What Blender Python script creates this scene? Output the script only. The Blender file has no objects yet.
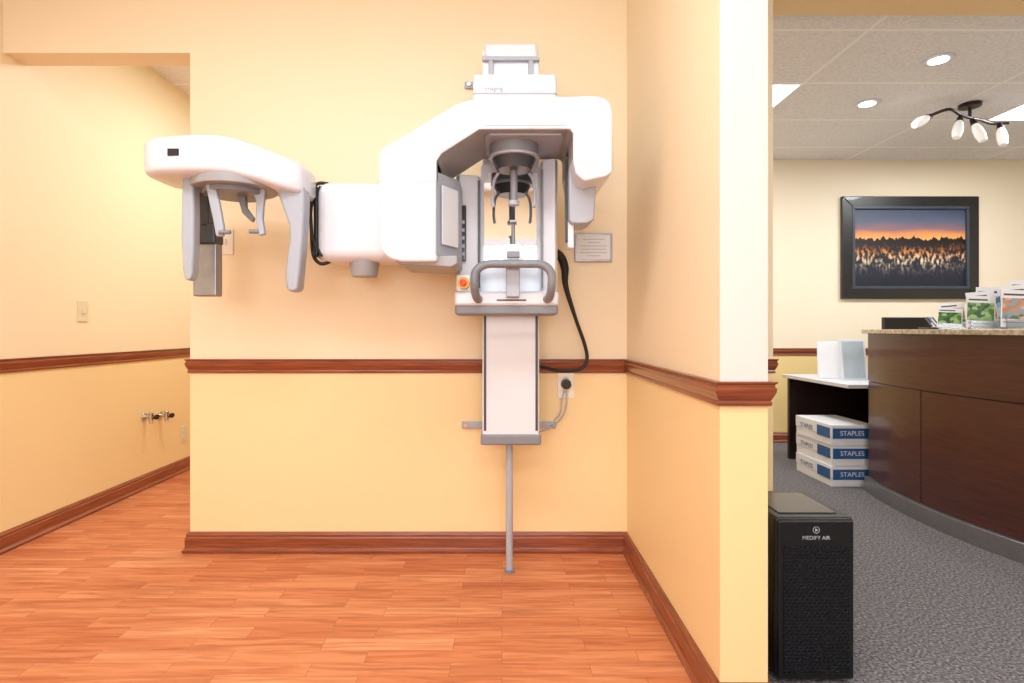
import bpy, bmesh, math, random
from mathutils import Vector, Matrix
random.seed(4)
scene=bpy.context.scene
COL=scene.collection
CAMH=1.014
# ------------------------------------------------------------------ materials
def srgb(h):
    h=h.lstrip('#'); c=[int(h[i:i+2],16)/255 for i in (0,2,4)]
    return tuple((v/12.92 if v<=0.04045 else ((v+0.055)/1.055)**2.4) for v in c)+(1,)
def new(name):
    m=bpy.data.materials.new(name); m.use_nodes=True
    nt=m.node_tree; b=nt.nodes['Principled BSDF']
    return m,nt,b
def mat(name,hexc,rough=0.5,metal=0.0,var=0.04,scale=8,bump=0.0,bscale=200,coat=0):
    m,nt,b=new(name); c=srgb(hexc)
    tc=nt.nodes.new('ShaderNodeTexCoord'); n=nt.nodes.new('ShaderNodeTexNoise'); n.inputs['Scale'].default_value=scale
    nt.links.new(tc.outputs['Object'],n.inputs['Vector'])
    r=nt.nodes.new('ShaderNodeValToRGB')
    r.color_ramp.elements[0].position=0.3; r.color_ramp.elements[1].position=0.7
    r.color_ramp.elements[0].color=tuple(v*(1-var) for v in c[:3])+(1,)
    r.color_ramp.elements[1].color=tuple(min(1,v*(1+var)) for v in c[:3])+(1,)
    nt.links.new(n.outputs['Fac'],r.inputs['Fac']); nt.links.new(r.outputs['Color'],b.inputs['Base Color'])
    b.inputs['Roughness'].default_value=rough; b.inputs['Metallic'].default_value=metal
    b.inputs['Coat Weight'].default_value=coat
    if bump:
        n2=nt.nodes.new('ShaderNodeTexNoise'); n2.inputs['Scale'].default_value=bscale
        nt.links.new(tc.outputs['Object'],n2.inputs['Vector'])
        bp=nt.nodes.new('ShaderNodeBump'); bp.inputs['Strength'].default_value=bump; bp.inputs['Distance'].default_value=0.002
        nt.links.new(n2.outputs['Fac'],bp.inputs['Height']); nt.links.new(bp.outputs['Normal'],b.inputs['Normal'])
    return m
def emit(name,hexc,s):
    m,nt,b=new(name); b.inputs['Base Color'].default_value=srgb(hexc)
    b.inputs['Emission Color'].default_value=srgb(hexc); b.inputs['Emission Strength'].default_value=s
    return m
def wallmat(name,up,lo,zs=0.8455):
    m,nt,b=new(name)
    g=nt.nodes.new('ShaderNodeNewGeometry'); s=nt.nodes.new('ShaderNodeSeparateXYZ')
    nt.links.new(g.outputs['Position'],s.inputs[0])
    gt=nt.nodes.new('ShaderNodeMath'); gt.operation='GREATER_THAN'; gt.inputs[1].default_value=zs
    nt.links.new(s.outputs['Z'],gt.inputs[0])
    mx=nt.nodes.new('ShaderNodeMix'); mx.data_type='RGBA'
    mx.inputs[6].default_value=srgb(lo); mx.inputs[7].default_value=srgb(up)
    nt.links.new(gt.outputs[0],mx.inputs[0]); nt.links.new(mx.outputs[2],b.inputs['Base Color'])
    n=nt.nodes.new('ShaderNodeTexNoise'); n.inputs['Scale'].default_value=160
    nt.links.new(g.outputs['Position'],n.inputs['Vector'])
    bp=nt.nodes.new('ShaderNodeBump'); bp.inputs['Strength'].default_value=0.12; bp.inputs['Distance'].default_value=0.001
    nt.links.new(n.outputs['Fac'],bp.inputs['Height']); nt.links.new(bp.outputs['Normal'],b.inputs['Normal'])
    b.inputs['Roughness'].default_value=0.5
    return m
def ramp(nt,stops):
    r=nt.nodes.new('ShaderNodeValToRGB'); e=r.color_ramp.elements
    while len(e)<len(stops): e.new(0.5)
    for i,(p,c) in enumerate(stops): e[i].position=p; e[i].color=srgb(c)
    return r
def woodfloor():
    m,nt,b=new('laminate_planks'); L=nt.links.new
    g=nt.nodes.new('ShaderNodeNewGeometry')
    br=nt.nodes.new('ShaderNodeTexBrick'); br.offset=0.37; br.offset_frequency=2
    br.inputs['Scale'].default_value=1; br.inputs['Brick Width'].default_value=0.42; br.inputs['Row Height'].default_value=0.068
    br.inputs['Mortar Size'].default_value=0.0009; br.inputs['Mortar Smooth'].default_value=0.2
    br.inputs['Color1'].default_value=(0,0,0,1); br.inputs['Color2'].default_value=(1,1,1,1); br.inputs['Mortar'].default_value=(0,0,0,1)
    L(g.outputs['Position'],br.inputs['Vector'])
    r=ramp(nt,[(0.0,'#C9774D'),(0.35,'#D18356'),(0.7,'#D88E61'),(1.0,'#E09A6E')]); L(br.outputs['Color'],r.inputs['Fac'])
    mp=nt.nodes.new('ShaderNodeMapping'); mp.inputs['Scale'].default_value=(2.2,26,1); L(g.outputs['Position'],mp.inputs['Vector'])
    add=nt.nodes.new('ShaderNodeVectorMath'); add.operation='ADD'; L(mp.outputs[0],add.inputs[0])
    sc=nt.nodes.new('ShaderNodeVectorMath'); sc.operation='SCALE'; sc.inputs['Scale'].default_value=9; L(br.outputs['Color'],sc.inputs[0]); L(sc.outputs[0],add.inputs[1])
    n=nt.nodes.new('ShaderNodeTexNoise'); n.inputs['Scale'].default_value=1.6; n.inputs['Detail'].default_value=6; n.inputs['Distortion'].default_value=0.8
    L(add.outputs[0],n.inputs['Vector'])
    r2=ramp(nt,[(0.32,'#A0603C'),(0.46,'#DAB79C'),(0.6,'#FFFFFF')]); L(n.outputs['Fac'],r2.inputs['Fac'])
    mx=nt.nodes.new('ShaderNodeMix'); mx.data_type='RGBA'; mx.blend_type='MULTIPLY'; mx.inputs[0].default_value=0.5
    L(r.outputs[0],mx.inputs[6]); L(r2.outputs[0],mx.inputs[7])
    mo=nt.nodes.new('ShaderNodeMix'); mo.data_type='RGBA'; mo.inputs[7].default_value=srgb('#8A4A28')
    ml=nt.nodes.new('ShaderNodeMath'); ml.operation='MULTIPLY'; ml.inputs[1].default_value=0.5; L(br.outputs['Fac'],ml.inputs[0])
    L(ml.outputs[0],mo.inputs[0]); L(mx.outputs[2],mo.inputs[6]); L(mo.outputs[2],b.inputs['Base Color'])
    b.inputs['Roughness'].default_value=0.4
    return m
def carpetmat():
    m,nt,b=new('carpet_loop'); L=nt.links.new
    g=nt.nodes.new('ShaderNodeNewGeometry')
    n=nt.nodes.new('ShaderNodeTexNoise'); n.inputs['Scale'].default_value=110; n.inputs['Detail'].default_value=5; L(g.outputs['Position'],n.inputs['Vector'])
    r=ramp(nt,[(0.34,'#3E3D41'),(0.5,'#636063'),(0.66,'#908B8A')]); L(n.outputs['Fac'],r.inputs['Fac']); L(r.outputs[0],b.inputs['Base Color'])
    bp=nt.nodes.new('ShaderNodeBump'); bp.inputs['Strength'].default_value=0.3; bp.inputs['Distance'].default_value=0.003
    L(n.outputs['Fac'],bp.inputs['Height']); L(bp.outputs['Normal'],b.inputs['Normal']); b.inputs['Roughness'].default_value=0.95
    return m
def trimwood(name,a,bcol,rough=0.3):
    m,nt,b=new(name); L=nt.links.new
    g=nt.nodes.new('ShaderNodeNewGeometry')
    mp=nt.nodes.new('ShaderNodeMapping'); mp.inputs['Scale'].default_value=(3,3,60); L(g.outputs['Position'],mp.inputs['Vector'])
    n=nt.nodes.new('ShaderNodeTexNoise'); n.inputs['Scale'].default_value=2; n.inputs['Detail'].default_value=5; L(mp.outputs[0],n.inputs['Vector'])
    r=ramp(nt,[(0.3,a),(0.7,bcol)]); L(n.outputs['Fac'],r.inputs['Fac']); L(r.outputs[0],b.inputs['Base Color'])
    b.inputs['Roughness'].default_value=rough; b.inputs['Coat Weight'].default_value=0.3
    return m
def ceiltile(name,x0,y0,tw,th,base='#F4F4F6',line='#FFFFFF'):
    m,nt,b=new(name); L=nt.links.new
    g=nt.nodes.new('ShaderNodeNewGeometry')
    mp=nt.nodes.new('ShaderNodeMapping'); mp.inputs['Location'].default_value=(-x0,-y0,0); L(g.outputs['Position'],mp.inputs['Vector'])
    br=nt.nodes.new('ShaderNodeTexBrick'); br.offset=0; br.inputs['Scale'].default_value=1
    br.inputs['Brick Width'].default_value=tw; br.inputs['Row Height'].default_value=th; br.inputs['Mortar Size'].default_value=0.011; br.inputs['Mortar Smooth'].default_value=0
    L(mp.outputs[0],br.inputs['Vector'])
    n=nt.nodes.new('ShaderNodeTexNoise'); n.inputs['Scale'].default_value=60; n.inputs['Detail'].default_value=3; L(g.outputs['Position'],n.inputs['Vector'])
    r=ramp(nt,[(0.35,'#E4E5EA'),(0.6,base)]); L(n.outputs['Fac'],r.inputs['Fac'])
    mx=nt.nodes.new('ShaderNodeMix'); mx.data_type='RGBA'; mx.inputs[7].default_value=srgb(line)
    L(br.outputs['Fac'],mx.inputs[0]); L(r.outputs[0],mx.inputs[6]); L(mx.outputs[2],b.inputs['Base Color'])
    bp=nt.nodes.new('ShaderNodeBump'); bp.inputs['Strength'].default_value=0.4; bp.inputs['Distance'].default_value=0.004
    L(br.outputs['Fac'],bp.inputs['Height']); L(bp.outputs['Normal'],b.inputs['Normal']); b.inputs['Roughness'].default_value=0.9
    return m

M_wall=wallmat('paint_cream','#F5E3C2','#F4DAA6')
M_wallL=wallmat('paint_left','#F5E3BF','#F1D79F')
M_wallE=wallmat('paint_flash_lit_end','#E6D9D2','#EBD49C')  # flash-lit tint for the partition end, light put into the colour
M_wallF=wallmat('paint_reception','#F1E4CC','#F2D695',0.82)
M_wallH=wallmat('paint_opening','#F6D8A4','#F4D49A')
M_floor=woodfloor(); M_carpet=carpetmat()
M_trim=trimwood('cherry_trim','#723820','#9C5230')
M_desk=trimwood('mahogany_veneer','#402019','#542A24',0.35)
M_deskd=trimwood('mahogany_dark','#1E0F0E','#2A1513',0.45)
M_ceil=ceiltile('ceiling_tile',1.86,3.45,1.22,0.61)
M_ceil2=ceiltile('ceiling_tile_hall',-1.9,0.2,0.61,0.61)
M_white=mat('white_enamel','#DDE2EB',0.28,0,0.01,coat=0.2)
M_lgrey=mat('light_grey_plastic','#A9B0BC',0.4,0,0.02)
M_grey=mat('grey_plastic','#7F838A',0.4,0,0.03)
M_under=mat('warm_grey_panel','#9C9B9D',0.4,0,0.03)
M_dgrey=mat('dark_grey_plastic','#3E4146',0.4,0,0.03)
M_black=mat('black_plastic','#111113',0.35,0,0.05)
M_rubber=mat('black_rubber','#101012',0.5,0,0.05)
M_chrome=mat('chrome','#C8C8CA',0.18,1.0,0.02)
M_alu=mat('brushed_aluminium','#98999E',0.35,0.8,0.06,30)
M_mirror=mat('mirror_glass','#E8E8E8',0.02,1.0,0.0)
M_plate=mat('ivory_plate','#F2EDE0',0.4,0,0.02)
M_platey=mat('ivory_plate_aged','#E0D4B2',0.4,0,0.02)
M_orange=mat('estop_yellow','#F2B01E',0.4,0,0.02)
M_red=mat('estop_red','#D8482A',0.4,0,0.02)
M_screen=mat('dark_screen','#1B1F2A',0.15,0,0.05)
M_light=emit('diffuser_glow','#FFFFFF',6.0)
M_bulb=emit('frosted_shade','#F4F2F0',0.2)
M_granite=mat('granite','#B9A88E',0.25,0,0.35,60)
M_lamin=mat('grey_laminate','#CFCFD2',0.35,0,0.03)
M_bronze=mat('bronze_metal','#3A3030',0.35,0.7,0.05)
M_paper=mat('white_paper','#E8EAEE',0.7,0,0.02)
M_frame=mat('picture_frame_black','#15171B',0.35,0,0.15,20,coat=0.3)

# ------------------------------------------------------------------ mesh tools
def finish(name,bm,mats,parent=None,bevel=0,seg=3,smooth=True,ang=35):
    bmesh.ops.recalc_face_normals(bm,faces=bm.faces[:])
    c=Vector((0,0,0)); lo=Vector((1e9,)*3); hi=Vector((-1e9,)*3)
    for v in bm.verts:
        for i in range(3): lo[i]=min(lo[i],v.co[i]); hi[i]=max(hi[i],v.co[i])
    c=(lo+hi)/2
    for v in bm.verts: v.co-=c
    me=bpy.data.meshes.new(name); bm.to_mesh(me); bm.free()
    if not isinstance(mats,(list,tuple)): mats=[mats]
    for m in mats: me.materials.append(m)
    if smooth:
        for p in me.polygons: p.use_smooth=True
        me.set_sharp_from_angle(angle=math.radians(ang))
    o=bpy.data.objects.new(name,me); COL.objects.link(o); o.location=c
    if parent: attach(o,parent)
    if bevel:
        b=o.modifiers.new('bevel','BEVEL'); b.width=bevel; b.segments=seg; b.limit_method='ANGLE'; b.angle_limit=math.radians(35); b.harden_normals=True
    return o
def attach(o,p):
    o.parent=p; o.matrix_parent_inverse=Matrix.Translation(-p.location)
def empty(name,loc):
    e=bpy.data.objects.new(name,None); e.location=loc; e.empty_display_size=0.1; COL.objects.link(e); return e
def box(name,x0,x1,y0,y1,z0,z1,m,parent=None,bevel=0,seg=3):
    bm=bmesh.new(); bmesh.ops.create_cube(bm,size=1)
    for v in bm.verts: v.co=Vector(((x0+x1)/2+v.co.x*(x1-x0),(y0+y1)/2+v.co.y*(y1-y0),(z0+z1)/2+v.co.z*(z1-z0)))
    return finish(name,bm,m,parent,bevel,seg,smooth=bool(bevel))
def prism(name,pts,axis,a0,a1,m,parent=None,bevel=0,side=None,seg=3):
    """pts 2D; axis 'y': pts=(x,z); axis 'z': pts=(x,y); axis 'x': pts=(y,z). side(i)->material idx of side face"""
    bm=bmesh.new()
    def V(p,a):
        return {'y':(p[0],a,p[1]),'z':(p[0],p[1],a),'x':(a,p[0],p[1])}[axis]
    A=[bm.verts.new(V(p,a0)) for p in pts]; B=[bm.verts.new(V(p,a1)) for p in pts]
    bm.faces.new(A); bm.faces.new(B[::-1]); n=len(pts)
    for i in range(n):
        f=bm.faces.new((A[i],A[(i+1)%n],B[(i+1)%n],B[i]))
        if side: f.material_index=side(i)
    return finish(name,bm,m,parent,bevel,seg)
def cyl(name,p0,p1,r0,m,parent=None,r1=None,bevel=0,n=32):
    p0=Vector(p0);p1=Vector(p1); r1=r0 if r1 is None else r1
    d=(p1-p0); L=d.length; bm=bmesh.new()
    bmesh.ops.create_cone(bm,cap_ends=True,segments=n,radius1=r0,radius2=r1,depth=L)
    R=Vector((0,0,1)).rotation_difference(d.normalized()).to_matrix()
    mid=(p0+p1)/2
    for v in bm.verts: v.co=R@v.co+mid
    return finish(name,bm,m,parent,bevel,2)
def loft(name,loops,m,parent=None,caps=True):
    bm=bmesh.new(); R=[[bm.verts.new(p) for p in l] for l in loops]; n=len(R[0])
    for a,b in zip(R[:-1],R[1:]):
        for i in range(n): bm.faces.new((a[i],a[(i+1)%n],b[(i+1)%n],b[i]))
    if caps: bm.faces.new(R[0]); bm.faces.new(R[-1][::-1])
    return finish(name,bm,m,parent,0,ang=50)
def tube(name,pts,r,m,parent=None,radii=None,cyc=False):
    P=[Vector(p) for p in pts]; Q=[];RR=[]
    n=len(P); rs=radii or [r]*n
    for i in range(n-1):
        p0=P[max(i-1,0)];p1=P[i];p2=P[i+1];p3=P[min(i+2,n-1)]
        for k in range(8):
            t=k/8; Q.append(0.5*((2*p1)+(-p0+p2)*t+(2*p0-5*p1+4*p2-p3)*t*t+(-p0+3*p1-3*p2+p3)*t**3)); RR.append(rs[i]*(1-t)+rs[i+1]*t)
    Q.append(P[-1]); RR.append(rs[-1])
    loops=[];up=None
    for i,q in enumerate(Q):
        d=(Q[min(i+1,len(Q)-1)]-Q[max(i-1,0)]).normalized()
        if up is None: up=d.orthogonal().normalized()
        up=(up-d*up.dot(d)).normalized(); s=d.cross(up)
        loops.append([q+(up*math.cos(a)+s*math.sin(a))*RR[i] for a in [j*math.tau/14 for j in range(14)]])
    return loft(name,loops,m,parent)
def sweep(name,path,prof,z,m,parent=None):
    P=[Vector(p) for p in path]; n=len(P); loops=[]
    for i in range(n):
        ds=[]
        if i>0: ds.append((P[i]-P[i-1]).normalized())
        if i<n-1: ds.append((P[i+1]-P[i]).normalized())
        ns=[Vector((d.y,-d.x)) for d in ds]
        if len(ns)==2:
            b=(ns[0]+ns[1]); b=b/(1+ns[0].dot(ns[1]))
        else: b=ns[0]
        loops.append([(P[i].x+b.x*o,P[i].y+b.y*o,z+h) for o,h in prof])
    bm=bmesh.new(); R=[[bm.verts.new(p) for p in l] for l in loops]; k=len(prof)
    for a,b in zip(R[:-1],R[1:]):
        for i in range(k): bm.faces.new((a[i],a[(i+1)%k],b[(i+1)%k],b[i]))
    bm.faces.new(R[0]); bm.faces.new(R[-1][::-1])
    return finish(name,bm,m,parent,0,smooth=False)
def text(name,s,size,loc,m,parent,rot=(math.pi/2,0,0)):
    c=bpy.data.curves.new(name,'FONT'); c.body=s; c.size=size; c.align_x='CENTER'; c.align_y='CENTER'; c.extrude=0.0003
    c.materials.append(m); o=bpy.data.objects.new(name,c); COL.objects.link(o); o.location=loc; o.rotation_euler=rot
    attach(o,parent); return o

# ------------------------------------------------------------------ room shell
WY=2.55; PX=0.569; PXE=0.694; PY=1.462; LX=-2.272; FY=5.02
box('floor',-2.4,0.63,-2.6,5.6,-0.05,0,M_floor)
box('floor_carpet',0.63,5.6,-2.6,5.2,-0.05,0,M_carpet)
box('wall_back',-1.42,1.234,WY,WY+.13,0,2.7,M_wall)
box('wall_header_left',LX,-1.42,WY,WY+.125,2.271,2.7,M_wall)
box('wall_header_right',1.234,5.5,WY,WY+.13,2.515,2.7,M_wallH)
box('wall_left',LX-.12,LX,-2.6,5.6,0,2.7,M_wallL)
# partition; flash light on its upper end is painted in as whiter pink
bm=bmesh.new(); bmesh.ops.create_cube(bm,size=1)
for v in bm.verts: v.co=Vector(((PX+PXE)/2+v.co.x*(PXE-PX),(PY+WY)/2+v.co.y*(WY-PY),1.35+v.co.z*2.7))
bm.faces.ensure_lookup_table(); bm.normal_update()
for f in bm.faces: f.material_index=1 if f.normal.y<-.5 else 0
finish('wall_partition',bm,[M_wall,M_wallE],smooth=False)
box('wall_hall_end',LX,-0.2,5.45,5.6,0,2.7,M_wallL)
box('wall_divider',-0.3,-0.2,WY+.13,5.45,0,2.7,M_wallL)
box('wall_far',-0.2,5.6,FY,FY+.12,0,2.7,M_wallF)
box('wall_right',5.5,5.62,-2.6,FY,0,2.7,M_wallF)
box('wall_rear',LX,5.5,-2.62,-2.5,0,2.7,M_wall)
box('ceiling',-2.4,5.6,-2.6,WY,2.7,2.78,M_ceil2)
box('ceiling_hall',-2.4,-0.2,WY,5.6,2.7,2.78,M_ceil2)
box('ceiling_reception',-0.2,5.6,WY+.13,FY,2.53,2.6,M_ceil)
RAIL=[(0,-.032),(.012,-.032),(.014,-.024),(.010,-.018),(.018,-.008),(.026,.004),(.028,.014),(.022,.018),(.022,.024),(.030,.028),(.030,.032),(0,.032)]
RAIL=[(o*.6,h) for o,h in RAIL]
BASE=[(0,0),(.024,0),(.026,.012),(.018,.02),(.016,.024),(.016,.066),(.012,.072),(.013,.08),(.006,.092),(0,.092)]
main=[(-1.42,WY+.13),(-1.42,WY),(PX,WY),(PX,PY),(PXE,PY),(PXE,WY),(1.234,WY),(1.234,WY+.13)]
sweep('trim_1',main,RAIL,.8455,M_trim)
sweep('baseboard_back',main,BASE,0,M_trim)
sweep('trim_2',[(LX,-2.5),(LX,5.45)],RAIL,.8455,M_trim)
sweep('baseboard_left',[(LX,-2.5),(LX,5.45)],BASE,0,M_trim)
sweep('trim_3',[(-.2,FY),(5.5,FY)],RAIL,.81,M_trim)
sweep('baseboard_far',[(-.2,FY),(5.5,FY)],BASE,0,M_trim)

# ------------------------------------------------------------------ panoramic x-ray machine
X=empty('panoramic_dental_xray_machine',(0.035,2.33,0))
box('column',-.08,.152,2.28,2.42,.57,2.15,M_white,X,.006)
box('column_groove_1',-.074,-.064,2.277,2.2805,.6,1.07,M_dgrey,X)
box('column_groove_2',.136,.146,2.277,2.2805,.6,1.07,M_dgrey,X)
box('column_foot',-.087,.159,2.27,2.43,.542,.585,M_grey,X,.008)
box('column_cap',-.072,.146,2.265,2.42,2.11,2.175,M_white,X,.016)
box('column_cap_lip',-.08,.152,2.262,2.42,2.10,2.116,M_lgrey,X,.004)
box('column_rail_l',-.055,-.035,2.262,2.281,1.97,2.10,M_lgrey,X,.003)
box('column_rail_r',.107,.127,2.262,2.281,1.97,2.10,M_lgrey,X,.003)
cyl('floor_post',(.031,2.34,0.004),(.031,2.34,.55),.0145,M_lgrey,X)
cyl('floor_post_foot',(.031,2.34,0.0),(.031,2.34,.012),.022,M_grey,X)
for k,(z,x0,x1) in enumerate([(.578,-.183,.245),(2.12,-.17,.2)]):
    box(f'wall_bracket_{k}',x0,x1,2.535,2.55,z-.015,z+.015,M_lgrey,X,.004)
    box(f'bracket_arm_{k}',-.07,.14,2.41,2.54,z-.012,z+.012,M_lgrey,X,.003)
    for j,xx in enumerate((x0+.02,x1-.02)): cyl(f'bracket_bolt_{k}_{j}',(xx,2.525,z),(xx,2.54,z),.009,M_chrome,X)
# carriage head
prism('carriage_head',[(2.28,1.775),(2.08,1.775),(2.075,1.93),(2.10,1.972),(2.28,1.98)],'x',-.108,.204,M_white,X,.012)
box('carriage_label_band',-.106,.202,2.0735,2.08,1.885,1.89,M_lgrey,X)
text('carriage_label','imaging',.022,(-.03,2.0755,1.905),M_grey,X)
# rotating C arm
prof=[(-.41,1.50),(-.41,1.60),(-.39,1.622),(-.345,1.645),(-.165,1.755),(-.125,1.772),(-.08,1.782),(.315,1.79),(.342,1.783),(.36,1.765),(.368,1.735),(.368,1.535),(.345,1.52),(.275,1.505),(.245,1.53),(.236,1.58),(.236,1.665),(.225,1.678),(-.075,1.678),(-.20,1.598),(-.216,1.575),(-.216,1.50)]
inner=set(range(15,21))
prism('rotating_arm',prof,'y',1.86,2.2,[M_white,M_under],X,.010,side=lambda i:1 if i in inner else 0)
prism('arm_underside_panel',[(-.04,1.90),(.20,1.90),(.215,1.92),(.215,2.14),(.17,2.17),(-.03,2.17),(-.06,2.13),(-.06,1.93)],'z',1.672,1.682,M_lgrey,X,.003)
prism('arm_cover_seam',[(-.06,1.690),(.215,1.690),(.215,1.693),(-.06,1.693)],'y',1.8585,1.862,M_lgrey,X)
cyl('rotation_hub',(.043,2.02,1.63),(.043,2.02,1.678),.088,M_grey,X,bevel=.006,n=48)
cyl('hub_cone',(.043,2.02,1.585),(.043,2.02,1.632),.062,M_dgrey,X,r1=.082,n=48)
cyl('hub_rim',(.043,2.02,1.624),(.043,2.02,1.634),.092,M_lgrey,X,bevel=.003,n=48)
cyl('head_support_rod',(.043,2.02,1.47),(.043,2.02,1.59),.013,M_grey,X)
cyl('head_support_cap',(.043,2.02,1.46),(.043,2.02,1.475),.02,M_lgrey,X)
# tube head
prism('tubehead_cover',[(-.41,1.60),(-.41,1.31),(-.405,1.285),(-.392,1.262),(-.37,1.246),(-.335,1.238),(-.216,1.238),(-.216,1.60)],'y',1.862,2.2,M_white,X,.010)
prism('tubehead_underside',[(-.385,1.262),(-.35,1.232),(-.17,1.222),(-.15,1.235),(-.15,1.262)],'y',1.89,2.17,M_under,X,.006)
prism('tubehead_collimator',[(-.222,1.875),(-.15,2.0),(-.15,2.18),(-.222,2.18)],'z',1.25,1.545,M_lgrey,X,.008)
prism('collimator_plate',[(-.205,1.895),(-.158,1.978),(-.154,1.976),(-.20,1.89)],'z',1.30,1.5,M_white,X,.001)
box('tubehead_seam',-.2195,-.2155,1.86,1.868,1.26,1.57,M_grey,X)
# sensor side
prism('sensor_head',[(.236,1.60),(.236,1.40),(.245,1.385),(.30,1.385),(.325,1.40),(.335,1.56),(.335,1.60)],'y',1.97,2.12,M_lgrey,X,.008)
box('sensor_slot',.236,.258,2.0,2.06,1.303,1.66,M_white,X,.006)
box('sensor_window',.231,.237,2.01,2.05,1.33,1.63,M_dgrey,X,.001)
# patient support
box('support_tray',-.178,.212,2.08,2.28,1.10,1.155,M_white,X,.012)
box('support_tray_base',-.176,.21,2.085,2.28,1.066,1.104,M_grey,X,.010)
box('tray_slot',-.02,.09,2.076,2.084,1.118,1.124,M_dgrey,X)
prism('support_post_left',[(-.175,2.14),(-.16,2.115),(-.09,2.135),(-.083,2.16),(-.083,2.28),(-.175,2.28)],'z',1.15,1.60,M_white,X,.006)
prism('support_post_right',[(.149,2.16),(.155,2.135),(.20,2.115),(.212,2.14),(.212,2.28),(.149,2.28)],'z',1.15,1.66,M_white,X,.006)
box('post_slit_1',-.092,-.084,2.13,2.16,1.17,1.58,M_dgrey,X)
box('post_slit_2',.150,.157,2.13,2.16,1.17,1.62,M_grey,X)
box('mirror_back',-.083,.149,2.215,2.28,1.15,1.66,M_white,X)
box('positioning_mirror',-.07,.136,2.208,2.216,1.27,1.63,M_mirror,X)
box('control_display',-.172,-.135,2.108,2.126,1.27,1.48,M_screen,X,.003)
for k in range(5): box(f'control_key_{k}',-.166,-.141,2.104,2.109,1.29+.03*k,1.302+.03*k,M_lgrey,X)
cyl('estop_collar',(-.143,2.075,1.185),(-.143,2.12,1.185),.022,M_orange,X)
cyl('estop_button',(-.143,2.055,1.185),(-.143,2.08,1.185),.012,M_red,X,bevel=.003)
box('estop_mount',-.172,-.11,2.105,2.13,1.155,1.22,M_white,X,.004)
tube('patient_handle',[(-.085,2.10,1.125),(-.092,2.03,1.128),(-.098,1.99,1.165),(-.094,1.985,1.215),(-.06,1.985,1.242),(.0,1.985,1.245),(.08,1.985,1.245),(.14,1.985,1.242),(.173,1.985,1.215),(.176,1.99,1.165),(.172,2.03,1.128),(.165,2.10,1.125)],.015,M_grey,X)
box('chin_rest',.004,.077,2.0,2.07,1.255,1.318,M_white,X,.006)
box('chin_rest_bracket',.015,.065,2.03,2.1,1.13,1.262,M_lgrey,X,.005)
cyl('bite_rod',(.041,2.04,1.31),(.041,2.04,1.41),.007,M_grey,X)
box('bite_fork',.028,.054,2.02,2.05,1.40,1.408,M_lgrey,X,.002)
box('chin_rest_step',.018,.062,1.985,2.03,1.268,1.29,M_grey,X,.003)
for s,nm in ((-1,'temple_support_l'),(1,'temple_support_r')):
    tube(nm,[(.043+s*.045,2.05,1.60),(.043+s*.072,2.06,1.56),(.043+s*.078,2.06,1.50),(.043+s*.074,2.05,1.46)],.006,M_lgrey,X)
# cephalostat arm body
box('ceph_arm_body',-.735,-.38,2.2,2.4,1.282,1.597,M_white,X,.045,6)
box('ceph_arm_endplate',-.748,-.728,2.215,2.39,1.30,1.58,M_black,X,.008)
box('ceph_arm_beam',-.40,-.06,2.3,2.40,1.38,1.54,M_white,X,.01)
cyl('ceph_arm_knob',(-.56,2.28,1.225),(-.56,2.28,1.292),.05,M_under,X,r1=.062,bevel=.004)
tube('ceph_cable',[(-.70,2.26,1.60),(-.745,2.25,1.595),(-.765,2.24,1.53),(-.762,2.24,1.40),(-.755,2.24,1.31),(-.725,2.24,1.275),(-.69,2.25,1.285)],.007,M_rubber,X)
tube('ceph_cable_2',[(-.72,2.22,1.58),(-.752,2.215,1.50),(-.748,2.21,1.38),(-.71,2.21,1.30)],.005,M_rubber,X)
# cephalostat head shell
def rr(x,yf,yb,z0,z1,n=32,e=6.0):
    out=[]
    for i in range(n):
        a=i*math.tau/n; c,s=math.cos(a),math.sin(a)
        out.append((x,(yf+yb)/2+(yb-yf)/2*math.copysign(abs(c)**(2/e),c),(z0+z1)/2+(z1-z0)/2*math.copysign(abs(s)**(2/e),s)))
    return out
st=[(-1.284,2.05,2.12,1.585,1.65),(-1.28,2.01,2.17,1.565,1.672),(-1.262,1.975,2.2,1.557,1.686),(-1.21,1.95,2.24,1.555,1.694),(-1.1,1.94,2.26,1.555,1.70),(-1.0,1.94,2.27,1.553,1.70),(-.95,1.95,2.27,1.55,1.694),(-.86,1.985,2.27,1.535,1.668),(-.79,2.03,2.25,1.52,1.645),(-.75,2.05,2.23,1.515,1.63),(-.732,2.08,2.2,1.525,1.61)]
loft('ceph_head_shell',[rr(*s) for s in st],M_white,X)
box('ceph_head_logo',-1.16,-1.12,1.94,1.95,1.615,1.64,M_screen,X,.001)
box('ceph_head_link',-.95,-.70,2.23,2.26,1.55,1.575,M_grey,X,.004)
cyl('ceph_turntable',(-1.0,2.1,1.53),(-1.0,2.1,1.57),.15,M_under,X,bevel=.005,n=48)
cyl('ceph_turntable_hub',(-1.0,2.1,1.512),(-1.0,2.1,1.532),.11,M_grey,X,bevel=.004,n=48)
prism('ceph_rear_arm',[(-.829,1.58),(-.735,1.58),(-.73,1.50),(-.732,1.441),(-.736,1.37),(-.741,1.31),(-.748,1.23),(-.754,1.165),(-.765,1.152),(-.79,1.152),(-.80,1.165),(-.803,1.22),(-.797,1.28),(-.787,1.348),(-.79,1.40),(-.81,1.455),(-.829,1.51)],'y',2.07,2.14,M_lgrey,X,.014)
fo=.040
prism('ceph_front_arm',[(x+fo,z) for x,z in [(-1.196,1.57),(-1.155,1.57),(-1.152,1.42),(-1.154,1.31),(-1.158,1.22),(-1.166,1.19),(-1.186,1.19),(-1.194,1.23),(-1.2,1.348)]],'y',2.02,2.07,M_lgrey,X,.010)
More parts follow.
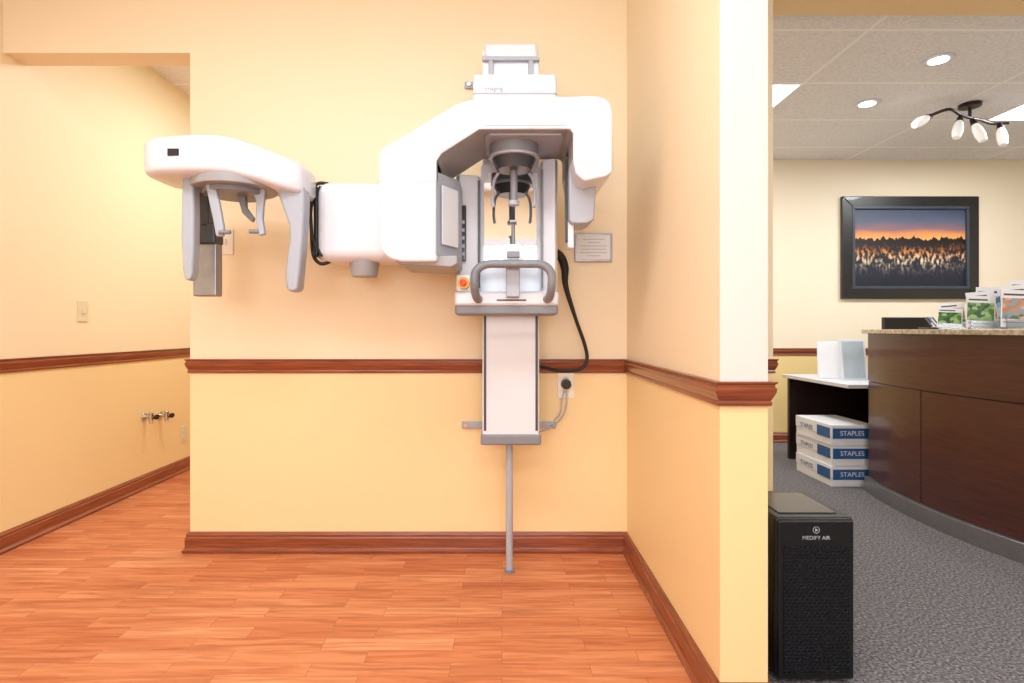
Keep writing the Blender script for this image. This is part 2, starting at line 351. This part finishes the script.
prism('ear_rod_arm_1',[(x+.052,z) for x,z in [(-1.114,1.54),(-1.08,1.54),(-1.062,1.46),(-1.048,1.38),(-1.05,1.345),(-1.075,1.345),(-1.085,1.40),(-1.10,1.47)]],'y',2.0,2.02,M_lgrey,X,.006)
prism('ear_rod_arm_2',[(-.93,1.54),(-.875,1.54),(-.883,1.47),(-.886,1.42),(-.877,1.365),(-.90,1.358),(-.912,1.43),(-.91,1.48)],'y',2.07,2.09,M_lgrey,X,.006)
prism('nasion_rod',[(-1.0,1.53),(-.965,1.53),(-.96,1.47),(-.93,1.43),(-.94,1.415),(-.975,1.45)],'y',2.1,2.12,M_grey,X,.004)
cyl('ear_rod_tip',(-1.01,2.0,1.36),(-.97,2.0,1.36),.008,M_grey,X)
cyl('ear_rod_tip_2',(-.90,2.075,1.375),(-.935,2.075,1.375),.008,M_grey,X)
so=-.022
box('ceph_sensor',-1.166+so,-1.075+so,2.15,2.2,1.14,1.37,M_alu,X,.006)
box('ceph_sensor_cover',-1.172+so,-1.07+so,2.13,2.2,1.34,1.42,M_dgrey,X,.008)
box('ceph_sensor_mount',-1.135+so,-1.095+so,2.13,2.19,1.40,1.56,M_dgrey,X,.008)
# hoses
tube('power_hose',[(.20,2.40,1.36),(.25,2.42,1.33),(.272,2.43,1.28),(.278,2.44,1.20),(.322,2.45,1.06),(.365,2.46,.94),(.372,2.46,.875),(.34,2.46,.838),(.25,2.46,.832),(.17,2.44,.85),(.14,2.40,.86)],.008,M_rubber,X,radii=[.016,.019,.018,.012]+[.008]*7)
tube('supply_cord',[(.292,2.535,.735),(.29,2.52,.68),(.275,2.51,.63),(.245,2.52,.59),(.20,2.50,.565),(.14,2.42,.565)],.0035,M_lgrey,X)
tube('supply_cord_2',[(.282,2.535,.735),(.27,2.52,.70),(.262,2.51,.64),(.235,2.53,.60)],.003,M_lgrey,X)

# ------------------------------------------------------------------ plates
def plate_back(name,x,z,w,h,kind):
    e=empty(name,(x,WY,z)); box('cover_plate',x-w/2,x+w/2,WY-.007,WY,z-h/2,z+h/2,M_plate,e,.002)
    if kind=='switch': box('toggle',x-.006,x+.006,WY-.016,WY-.004,z-.012,z+.012,M_plate,e,.002)
    else:
        for s in (-1,1):
            cyl(f'socket_{s}',(x,WY-.009,z+s*.022),(x,WY-.004,z+s*.022),.016,M_platey,e)
    return e
plate_back('light_switch',-1.257,1.41,.07,.115,'switch')
o=plate_back('wall_outlet',.29,.76,.075,.118,'outlet')
cyl('plug_body',(.29,WY-.05,.765),(.29,WY-.006,.765),.020,M_black,o,r1=.024,bevel=.004)
def plate_left(name,y,z,kind):
    e=empty(name,(LX,y,z)); box('cover_plate',LX,LX+.006,y-.036,y+.036,z-.057,z+.057,M_platey,e,.002)
    if kind=='switch': box('toggle',LX+.004,LX+.016,y-.006,y+.006,z-.012,z+.012,M_platey,e,.002)
    else:
        for s in (-1,1): cyl(f'socket_{s}',(LX+.004,y,z+s*.022),(LX+.009,y,z+s*.022),.016,M_platey,e)
plate_left('light_switch.001',3.03,1.11,'switch')
plate_left('wall_outlet.001',3.99,.266,'outlet')
def valve(name,y,z):
    e=empty(name,(LX,y,z))
    cyl('escutcheon',(LX,y,z),(LX+.008,y,z),.026,M_chrome,e,bevel=.003)
    cyl('stub_pipe',(LX,y,z),(LX+.055,y,z),.011,M_chrome,e)
    cyl('valve_body',(LX+.045,y,z-.024),(LX+.045,y,z+.03),.014,M_chrome,e,bevel=.003)
    cyl('outlet_nut',(LX+.045,y,z-.04),(LX+.045,y,z-.02),.011,M_chrome,e,n=6)
    prism('oval_handle',[(y+.026*math.cos(a),z+.016*math.sin(a)) for a in [i*math.tau/20 for i in range(20)]],'x',LX+.072,LX+.084,M_bronze,e,.003)
    cyl('handle_stem',(LX+.045,y,z),(LX+.075,y,z),.007,M_chrome,e)
valve('water_shutoff_valve',3.555,.455); valve('water_shutoff_valve.001',3.72,.44)
# certificate
C=empty('framed_certificate',(.415,WY,1.383))
box('frame',.33,.50,WY-.014,WY,1.318,1.448,M_alu,C,.003)
box('paper',.341,.489,WY-.016,WY-.013,1.329,1.437,M_paper,C)
for k in range(6):
    w=[.05,.03,.06,.055,.06,.03][k]; z=1.42-.015*k
    box(f'text_line_{k}',.415-w,.415+w,WY-.0168,WY-.0158,z-.0015,z+.0015,M_lgrey,C)

# ------------------------------------------------------------------ air purifier
A=empty('air_purifier',(.896,1.74,0))
box('housing',.783,1.009,1.605,1.878,.012,.474,M_black,A,.010)
box('feet',.80,.99,1.63,1.86,0,.016,M_dgrey,A,.003)
box('front_panel',.788,1.004,1.597,1.607,.015,.466,M_black,A,.004)
box('grille_recess',.802,.990,1.5955,1.598,.030,.395,M_screen,A)
bm=bmesh.new()
def addb(bm,x0,x1,y0,y1,z0,z1):
    r=bmesh.ops.create_cube(bm,size=1)
    for v in r['verts']: v.co=Vector(((x0+x1)/2+v.co.x*(x1-x0),(y0+y1)/2+v.co.y*(y1-y0),(z0+z1)/2+v.co.z*(z1-z0)))
for k in range(37):
    z=.032+k*.0098; addb(bm,.802,.990,1.593,1.597,z,z+.0045)
    for j in range(13):
        x=.806+j*.0145+(.007 if k%2 else 0); addb(bm,x,min(x+.004,.99),1.593,1.597,z+.004,z+.0105)
finish('grille_mesh',bm,M_black,A,smooth=False)
box('control_top',.81,.98,1.64,1.84,.473,.477,M_screen,A,.002)
text('badge','MEDIFY AIR',.0155,(.896,1.5965,.418),M_lgrey,A)
tube('badge_ring',[(.896+.009*math.cos(a),1.5965,.441+.009*math.sin(a)) for a in [i*math.tau/12 for i in range(13)]],.0008,M_lgrey,A)
prism('badge_mark',[(.893,.436),(.893,.446),(.901,.441)],'y',1.5958,1.597,M_lgrey,A)

# ------------------------------------------------------------------ reception desk
D=empty('reception_desk',(2.6,2.7,0))
fx=lambda y:2.22+.22*(y-2.9)**2
def strip(name,y0,y1,o0,o1,z0,z1,m,bevel=.003,n=14):
    ys=[y0+(y1-y0)*i/n for i in range(n+1)]
    pts=[(fx(y)+o0,y) for y in ys]+[(fx(y)+o1,y) for y in ys[::-1]]
    return prism(name,pts,'z',z0,z1,m,D,bevel,seg=2)
strip('countertop',1.70,3.55,-.035,.33,.986,1.012,M_granite)
strip('upper_fascia',1.75,3.525,-.004,.05,.69,.987,M_desk)
strip('front_panel_1',2.974,3.525,0,.05,.09,.686,M_desk)
strip('front_panel_2',2.10,2.968,0,.05,.09,.686,M_desk)
strip('front_panel_3',1.75,2.094,0,.05,.09,.686,M_desk)
strip('carcass',1.76,3.52,.006,.09,.02,.98,M_deskd,0)
strip('metal_plinth',1.75,3.53,-.025,.07,0,.088,M_alu,.002)
box('work_surface',2.36,3.05,1.95,3.50,.72,.75,M_lamin,D,.003)
box('desk_side_1',2.36,3.05,3.47,3.50,0,.72,M_deskd,D); box('desk_side_2',2.45,3.05,1.95,1.98,0,.72,M_deskd,D)
W=empty('side_credenza',(2.6,3.95,0))
box('top',2.2,3.1,3.56,4.40,.635,.66,M_lamin,W,.003)
box('end_panel',2.24,3.08,4.365,4.395,0,.636,M_deskd,W); box('back_panel',3.04,3.08,3.58,4.37,0,.636,M_deskd,W)
box('near_panel',2.42,3.04,3.57,3.595,0,.636,M_deskd,W)
# paper cartons
M_blue=mat('carton_blue','#2B5C96',0.5,0,.08,15)
def carton(name,z0,dy,dx):
    e=empty(name,(2.27,3.82,z0)); h=.132; x0,x1,y0,y1=2.12+dx,2.405+dx,3.60+dy,4.03+dy
    box('carton_body',x0,x1,y0,y1,z0,z0+h*.62,M_paper,e,.002)
    box('carton_lid',x0-.003,x1+.003,y0-.003,y1+.003,z0+h*.42,z0+h-.0012,M_paper,e,.002)
    box('label_end',x0+.006,x1-.006,y0-.0045,y0-.002,z0+h*.34,z0+h*.84,M_blue,e)
    box('label_side_a',x0-.0045,x0-.002,y0+.012,y0+.16,z0+h*.34,z0+h*.84,M_blue,e)
    text('label_text','STAPLES',.042,(x0+.13,y0-.005,z0+h*.59),M_paper,e)
    text('label_text_side','STAPLES',.042,(x0-.0045,y0+.29,z0+h*.59),M_blue,e,rot=(math.pi/2,0,-math.pi/2))
for k,(dy,dx) in enumerate([(0,0),(.01,.006),(-.004,-.004)]):
    carton('paper_carton'+('' if k==0 else '.%03d'%k),.1325*k,dy,dx)
# frames on credenza
def stand(name,x,y,z,w,h,tilt,yaw,mface,fr=.012):
    e=empty(name,(x,y,z))
    R=Matrix.Translation((x,y,z))@Matrix.Rotation(yaw,4,'Z')@Matrix.Rotation(-tilt,4,'X')
    def b(nm,x0,x1,y0,y1,z0,z1,m,bev=.002):
        o=box(nm,x0,x1,y0,y1,z0,z1,m,None,bev)
        c=o.location.copy(); o.parent=e
        o.matrix_local=Matrix.Translation((-x,-y,-z))@R@Matrix.Translation(c)
        return o
    b('frame',-w/2,w/2,0,.012,0,h,M_white); b('face',-w/2+fr,w/2-fr,-.0015,.0,fr,h-fr,mface,0)
    foot=h*math.sin(tilt)*0.9
    R0=Matrix.Translation((x,y,z))@Matrix.Rotation(yaw,4,'Z')
    p0=R0@Vector((0,foot+.05,0.005)); p1=R@Vector((0,.012,h*.7)); cyl('easel_leg',p0,p1,.003,M_lgrey,e)
    return e
M_page=mat('printed_page','#AEBCC4',0.5,0,.08,12)
stand('desk_sign',2.43,3.85,.66,.19,.285,.12,.1,M_page,.016)
stand('document_holder',2.33,3.98,.66,.15,.27,.15,-.35,M_paper,.008)
T=empty('computer_monitor',(2.77,3.85,.66))
box('base',2.67,2.87,3.80,3.95,.66,.675,M_black,T,.004); box('neck',2.75,2.79,3.87,3.90,.67,.90,M_black,T,.004)
box('screen_case',2.62,2.94,3.83,3.87,.80,1.095,M_black,T,.006); box('screen',2.63,2.93,3.869,3.872,.815,1.085,M_screen,T)
def leafmat(name,cols,sc):
    m,nt,b=new(name); g=nt.nodes.new('ShaderNodeTexCoord'); v=nt.nodes.new('ShaderNodeTexVoronoi'); v.inputs['Scale'].default_value=sc
    nt.links.new(g.outputs['Object'],v.inputs['Vector']); s=nt.nodes.new('ShaderNodeSeparateColor'); nt.links.new(v.outputs['Color'],s.inputs[0])
    r=ramp(nt,[(i/len(cols),c) for i,c in enumerate(cols)]); r.color_ramp.interpolation='CONSTANT'
    nt.links.new(s.outputs[0],r.inputs['Fac']); nt.links.new(r.outputs[0],b.inputs['Base Color']); b.inputs['Roughness'].default_value=.35
    return m
L1=leafmat('leaflet_green',['#7FA85C','#4C7A3A','#9FBF7C','#2F5E3A','#86AE6A'],60)
L2=leafmat('leaflet_people',['#D9A484','#B98060','#7F9CB0','#A89480','#5E6E5A'],55)
L3=leafmat('leaflet_blue',['#9FC3D6','#6F9CB4','#C8DAE2','#4F83A0','#B9D0D6'],45)
M_acr=mat('clear_acrylic','#DDE3E6',0.08,0,.01); M_acr.node_tree.nodes['Principled BSDF'].inputs['Transmission Weight'].default_value=.85
def rack(name,x,y,w,h,yaw,imgs,tilt=.22):
    z=1.0125; e=empty(name,(x,y,z)); B=Matrix.Rotation(yaw,4,'Z')
    def b(nm,x0,x1,y0,y1,z0,z1,m,Rm,bev=0):
        o=box(nm,x0,x1,y0,y1,z0,z1,m,None,bev); c=o.location.copy(); o.parent=e; o.matrix_local=B@Rm@Matrix.Translation(c)
    I=Matrix.Identity(4)
    b('rack_base',-w/2,w/2,-.035,.045,0,.004,M_acr,I,.001)
    for k,im in enumerate(imgs):
        R=Matrix.Translation(((k-.5*(len(imgs)-1))*.024,-.012+.018*k,.008))@Matrix.Rotation(-tilt,4,'X')@Matrix.Rotation((.07,-.08,.04)[k],4,'Y')
        hh=h*(.78+.22*k/max(1,len(imgs)-1)); ww=w*.92
        b(f'leaflet_{k}',-ww/2,ww/2,0,.003,0,hh,M_paper,R)
        b(f'leaflet_picture_{k}',-ww/2+.004,ww/2-.004,-.0006,0,hh*.22,hh*.78,im,R)
        b(f'leaflet_heading_{k}',-ww/2+.008,ww/2-.03,-.0006,0,hh*.85,hh*.90,M_dgrey,R)
        b(f'leaflet_text_{k}',-ww/2+.008,ww/2-.02,-.0006,0,hh*.12,hh*.145,M_grey,R)
    b('pocket_front',-w/2,w/2,-.022,-.020,.004,h*.2,M_acr,I)
    b('pocket_left',-w/2,-w/2+.002,-.02,.04,.004,h*.3,M_acr,I); b('pocket_right',w/2-.002,w/2,-.02,.04,.004,h*.3,M_acr,I)
rack('brochure_rack',2.29,2.85,.11,.14,-.6,[L1,L2],.40)
rack('brochure_rack.001',2.35,2.72,.12,.205,-.5,[L1,L2,L3])
rack('brochure_rack.002',2.39,2.57,.13,.225,-.4,[L2,L3,L1],.15)
PC=empty('pen_tray',(2.27,2.97,1.0125))
box('tray',2.235,2.305,2.93,3.01,1.0125,1.024,M_dgrey,PC,.002)
for k,(dx,c) in enumerate([(-.02,M_black),(0,M_blue),(.02,M_black)]): cyl(f'pen_{k}',(2.27+dx,2.93,1.03),(2.31+dx,3.03,1.075),.004,c,PC,n=12)

# ------------------------------------------------------------------ painting
def paintmat():
    m,nt,b=new('sunset_forest_canvas'); L=nt.links.new
    tc=nt.nodes.new('ShaderNodeTexCoord'); s=nt.nodes.new('ShaderNodeSeparateXYZ'); L(tc.outputs['Object'],s.inputs[0])
    def noise(sx,sz,d=4,off=0):
        mp=nt.nodes.new('ShaderNodeMapping'); mp.inputs['Scale'].default_value=(sx,1,sz); mp.inputs['Location'].default_value=(off,off,0); L(tc.outputs['Object'],mp.inputs['Vector'])
        n=nt.nodes.new('ShaderNodeTexNoise'); n.inputs['Scale'].default_value=1; n.inputs['Detail'].default_value=d; L(mp.outputs[0],n.inputs['Vector']); return n
    def mth(op,a,bv):
        q=nt.nodes.new('ShaderNodeMath'); q.operation=op
        for i,v in enumerate((a,bv)):
            if isinstance(v,(int,float)): q.inputs[i].default_value=v
            else: L(v,q.inputs[i])
        return q.outputs[0]
    v=mth('ADD',mth('DIVIDE',s.outputs['Z'],.71),.5)           # 0 bottom .. 1 top
    sky=ramp(nt,[(.60,'#F6B060'),(.67,'#E29258'),(.74,'#8E6A70'),(.83,'#56607A'),(1,'#36435E')])
    nw=noise(3,14,3,5); L(mth('ADD',v,mth('MULTIPLY',mth('SUBTRACT',nw.outputs['Fac'],.5),.10)),sky.inputs['Fac'])
    n1=noise(40,2,6); n1b=noise(5,1,2,2)
    tl=mth('ADD',mth('ADD',.62,mth('MULTIPLY',mth('SUBTRACT',n1.outputs['Fac'],.5),.14)),mth('MULTIPLY',mth('SUBTRACT',n1b.outputs['Fac'],.5),.14)); island=mth('LESS_THAN',v,tl)
    land=ramp(nt,[(0,'#101828'),(.25,'#1A2234'),(.5,'#201A1E'),(.6,'#0E0B0F')]); L(v,land.inputs['Fac'])
    m1=nt.nodes.new('ShaderNodeMix'); m1.data_type='RGBA'; L(island,m1.inputs[0]); L(sky.outputs[0],m1.inputs[6]); L(land.outputs[0],m1.inputs[7])
    # glowing frosted trees
    n2=noise(40,20,6,3); n3=noise(8,4,2,8); n4=noise(11,13,2,4)
    sp=ramp(nt,[(.46,'#000000'),(.60,'#FFFFFF')]); L(n2.outputs['Fac'],sp.inputs['Fac'])
    cl=ramp(nt,[(.38,'#000000'),(.52,'#FFFFFF')]); L(n4.outputs['Fac'],cl.inputs['Fac'])
    band=ramp(nt,[(.12,'#000000'),(.24,'#8A8A8A'),(.36,'#FFFFFF'),(.47,'#D0D0D0'),(.55,'#000000')])
    L(mth('ADD',v,mth('MULTIPLY',mth('SUBTRACT',n3.outputs['Fac'],.5),.30)),band.inputs['Fac'])
    f=mth('MULTIPLY',mth('MULTIPLY',sp.outputs[0],band.outputs[0]),cl.outputs[0])
    tc2=ramp(nt,[(.15,'#7A6A70'),(.33,'#FFE6C0'),(.45,'#F7A04A'),(.56,'#B05426')]); L(v,tc2.inputs['Fac'])
    m2=nt.nodes.new('ShaderNodeMix'); m2.data_type='RGBA'; L(f,m2.inputs[0]); L(m1.outputs[2],m2.inputs[6]); L(tc2.outputs[0],m2.inputs[7])
    L(m2.outputs[2],b.inputs['Base Color']); b.inputs['Roughness'].default_value=.45
    return m
Pn=empty('framed_painting',(3.65,FY,1.74))
x0,x1,z0,z1=3.03,4.25,1.283,2.197
def framebar(nm,pts): 
    return prism(nm,pts,'y',FY-.035,FY,M_frame,Pn,.006)
t=.105
framebar('frame_top',[(x0,z1),(x1,z1),(x1-t,z1-t),(x0+t,z1-t)]); framebar('frame_bottom',[(x0,z0),(x1,z0),(x1-t,z0+t),(x0+t,z0+t)])
framebar('frame_left',[(x0,z0),(x0,z1),(x0+t,z1-t),(x0+t,z0+t)]); framebar('frame_right',[(x1,z0),(x1,z1),(x1-t,z1-t),(x1-t,z0+t)])
M_slate=mat('frame_slate','#3C4650',0.4,0,.1)
for nm,a in (('inner_lip_t',(x0+t-.02,x1-t+.02,z1-t-.008,z1-t+.015)),('inner_lip_b',(x0+t-.02,x1-t+.02,z0+t-.015,z0+t+.008)),('inner_lip_l',(x0+t-.015,x0+t+.008,z0+t,z1-t)),('inner_lip_r',(x1-t-.008,x1-t+.015,z0+t,z1-t))):
    box(nm,a[0],a[1],FY-.039,FY-.01,a[2],a[3],M_slate,Pn,.002)
box('canvas',x0+t-.01,x1-t+.01,FY-.018,FY-.004,z0+t-.01,z1-t+.01,paintmat(),Pn)

# ------------------------------------------------------------------ ceiling fixtures
def troffer(name,x0,x1,y0,y1,z,m=M_light):
    e=empty(name,((x0+x1)/2,(y0+y1)/2,z))
    box('rim',x0,x1,y0,y1,z-.006,z,M_paper,e); box('diffuser',x0+.02,x1-.02,y0+.02,y1-.02,z-.009,z-.004,m,e)
COOL=(.93,.965,1)
def area(name,loc,sx,sy,p,col=COOL,rot=(0,0,0)):
    l=bpy.data.lights.new(name,'AREA'); l.shape='RECTANGLE'; l.size=sx; l.size_y=sy; l.energy=p; l.color=col
    o=bpy.data.objects.new(name,l); COL.objects.link(o); o.location=loc; o.rotation_euler=rot; return o
troffer('ceiling_light_panel',1.25,1.86,3.45,4.06,2.53)
troffer('ceiling_light_panel.001',3.5,4.1,3.45,4.06,2.53)
mainp=[(-1.3,.7),(-.1,.7),(-1.0,-1.2),(.6,-1.2),(2.6,.2),(3.9,-.6)]
M_soft=emit('diffuser_soft','#F4FAFF',2.3)
for k,(x,y) in enumerate(mainp):
    troffer('ceiling_light_panel.%03d'%(k+2),x-.6,x+.6,y-.3,y+.3,2.7,M_soft)
    area('troffer_lamp_%d'%k,(x,y,2.68),1.15,.55,18 if k<4 else 22)
troffer('ceiling_light_panel.008',-1.5,-.9,3.3,3.9,2.7,M_soft); area('hall_lamp',(-1.2,3.6,2.68),.55,.55,20)
area('hall_lamp_2',(-1.2,4.8,2.68),.55,.55,9)
for k,(x,y) in enumerate([(1.55,3.75),(3.8,3.75)]): area('recep_lamp_%d'%k,(x,y,2.51),.55,.55,28,(.95,.98,1))
for k,y in enumerate((3.144,3.756)):
    e=empty('recessed_downlight'+('' if k==0 else '.001'),(2.45,y,2.53))
    cyl('trim_ring',(2.45,y,2.522),(2.45,y,2.53),.078,M_white,e,bevel=.003,n=40); cyl('lamp_face',(2.45,y,2.5185),(2.45,y,2.523),.048,M_light,e,n=40)
    area('down_%d'%k,(2.45,y,2.51),.1,.1,4)
F=empty('ceiling_track_light',(3.15,3.77,2.53))
cyl('canopy',(3.15,3.77,2.505),(3.15,3.77,2.53),.065,M_bronze,F,bevel=.006); cyl('stem',(3.15,3.77,2.43),(3.15,3.77,2.51),.01,M_bronze,F)
tube('curved_bar',[(2.84,3.72,2.43),(2.92,3.66,2.45),(3.04,3.72,2.44),(3.15,3.77,2.435),(3.26,3.82,2.44),(3.38,3.86,2.43),(3.46,3.82,2.42)],.010,M_bronze,F)
for k,(x,y,dx,dy,dz) in enumerate([(2.85,3.71,-.13,-.03,-.07),(3.05,3.725,-.05,-.03,-.14),(3.17,3.78,.03,-.05,-.15),(3.42,3.85,-.01,-.04,-.15)]):
    a=Vector((x,y,2.43)); d=Vector((dx,dy,dz)); b0=a+d*.28; b1=a+d*1.1
    cyl(f'socket_{k}',a,b0,.013,M_bronze,F,r1=.022)
    tube(f'glass_shade_{k}',[b0,b0.lerp(b1,.3),b0.lerp(b1,.65),b1],.03,M_bulb,F,radii=[.018,.029,.031,.022])

# added rear window, made up as a frontal fill light
Wn=empty('added_fill_window',(-.2,-2.5,1.5))
box('glass',-1.2,.8,-2.495,-2.49,.95,2.05,emit('fill_glow_glass','#F4F8FF',0.8),Wn)
for nm,a in (('frame_t',(-1.27,.87,2.05,2.12)),('frame_b',(-1.27,.87,.88,.95)),('frame_l',(-1.27,-1.2,.88,2.12)),('frame_r',(.8,.87,.88,2.12)),('mullion',(-.22,-.18,.95,2.05))):
    box(nm,a[0],a[1],-2.5,-2.46,a[2],a[3],M_white,Wn,.003)
area('added_fill_light',(-.2,-2.45,1.5),1.9,1.05,48,COOL,(math.pi/2,0,0))  # added fill aimed at the machine wall

w=bpy.data.worlds.new('World'); scene.world=w; w.use_nodes=True
w.node_tree.nodes['Background'].inputs[0].default_value=(1,.97,.93,1); w.node_tree.nodes['Background'].inputs[1].default_value=.3
# ------------------------------------------------------------------ camera
cd=bpy.data.cameras.new('camera'); cam=bpy.data.objects.new('camera',cd); COL.objects.link(cam)
cam.location=(0,0,CAMH); cam.rotation_euler=(math.pi/2,0,0); cd.sensor_width=36; cd.lens=560/1024*36
cd.shift_x=(512-502)/1024; cd.shift_y=-(341.5-329)/1024; cd.clip_start=.02
scene.camera=cam
scene.view_settings.view_transform='Standard'; scene.view_settings.look='None'; scene.view_settings.exposure=0.05
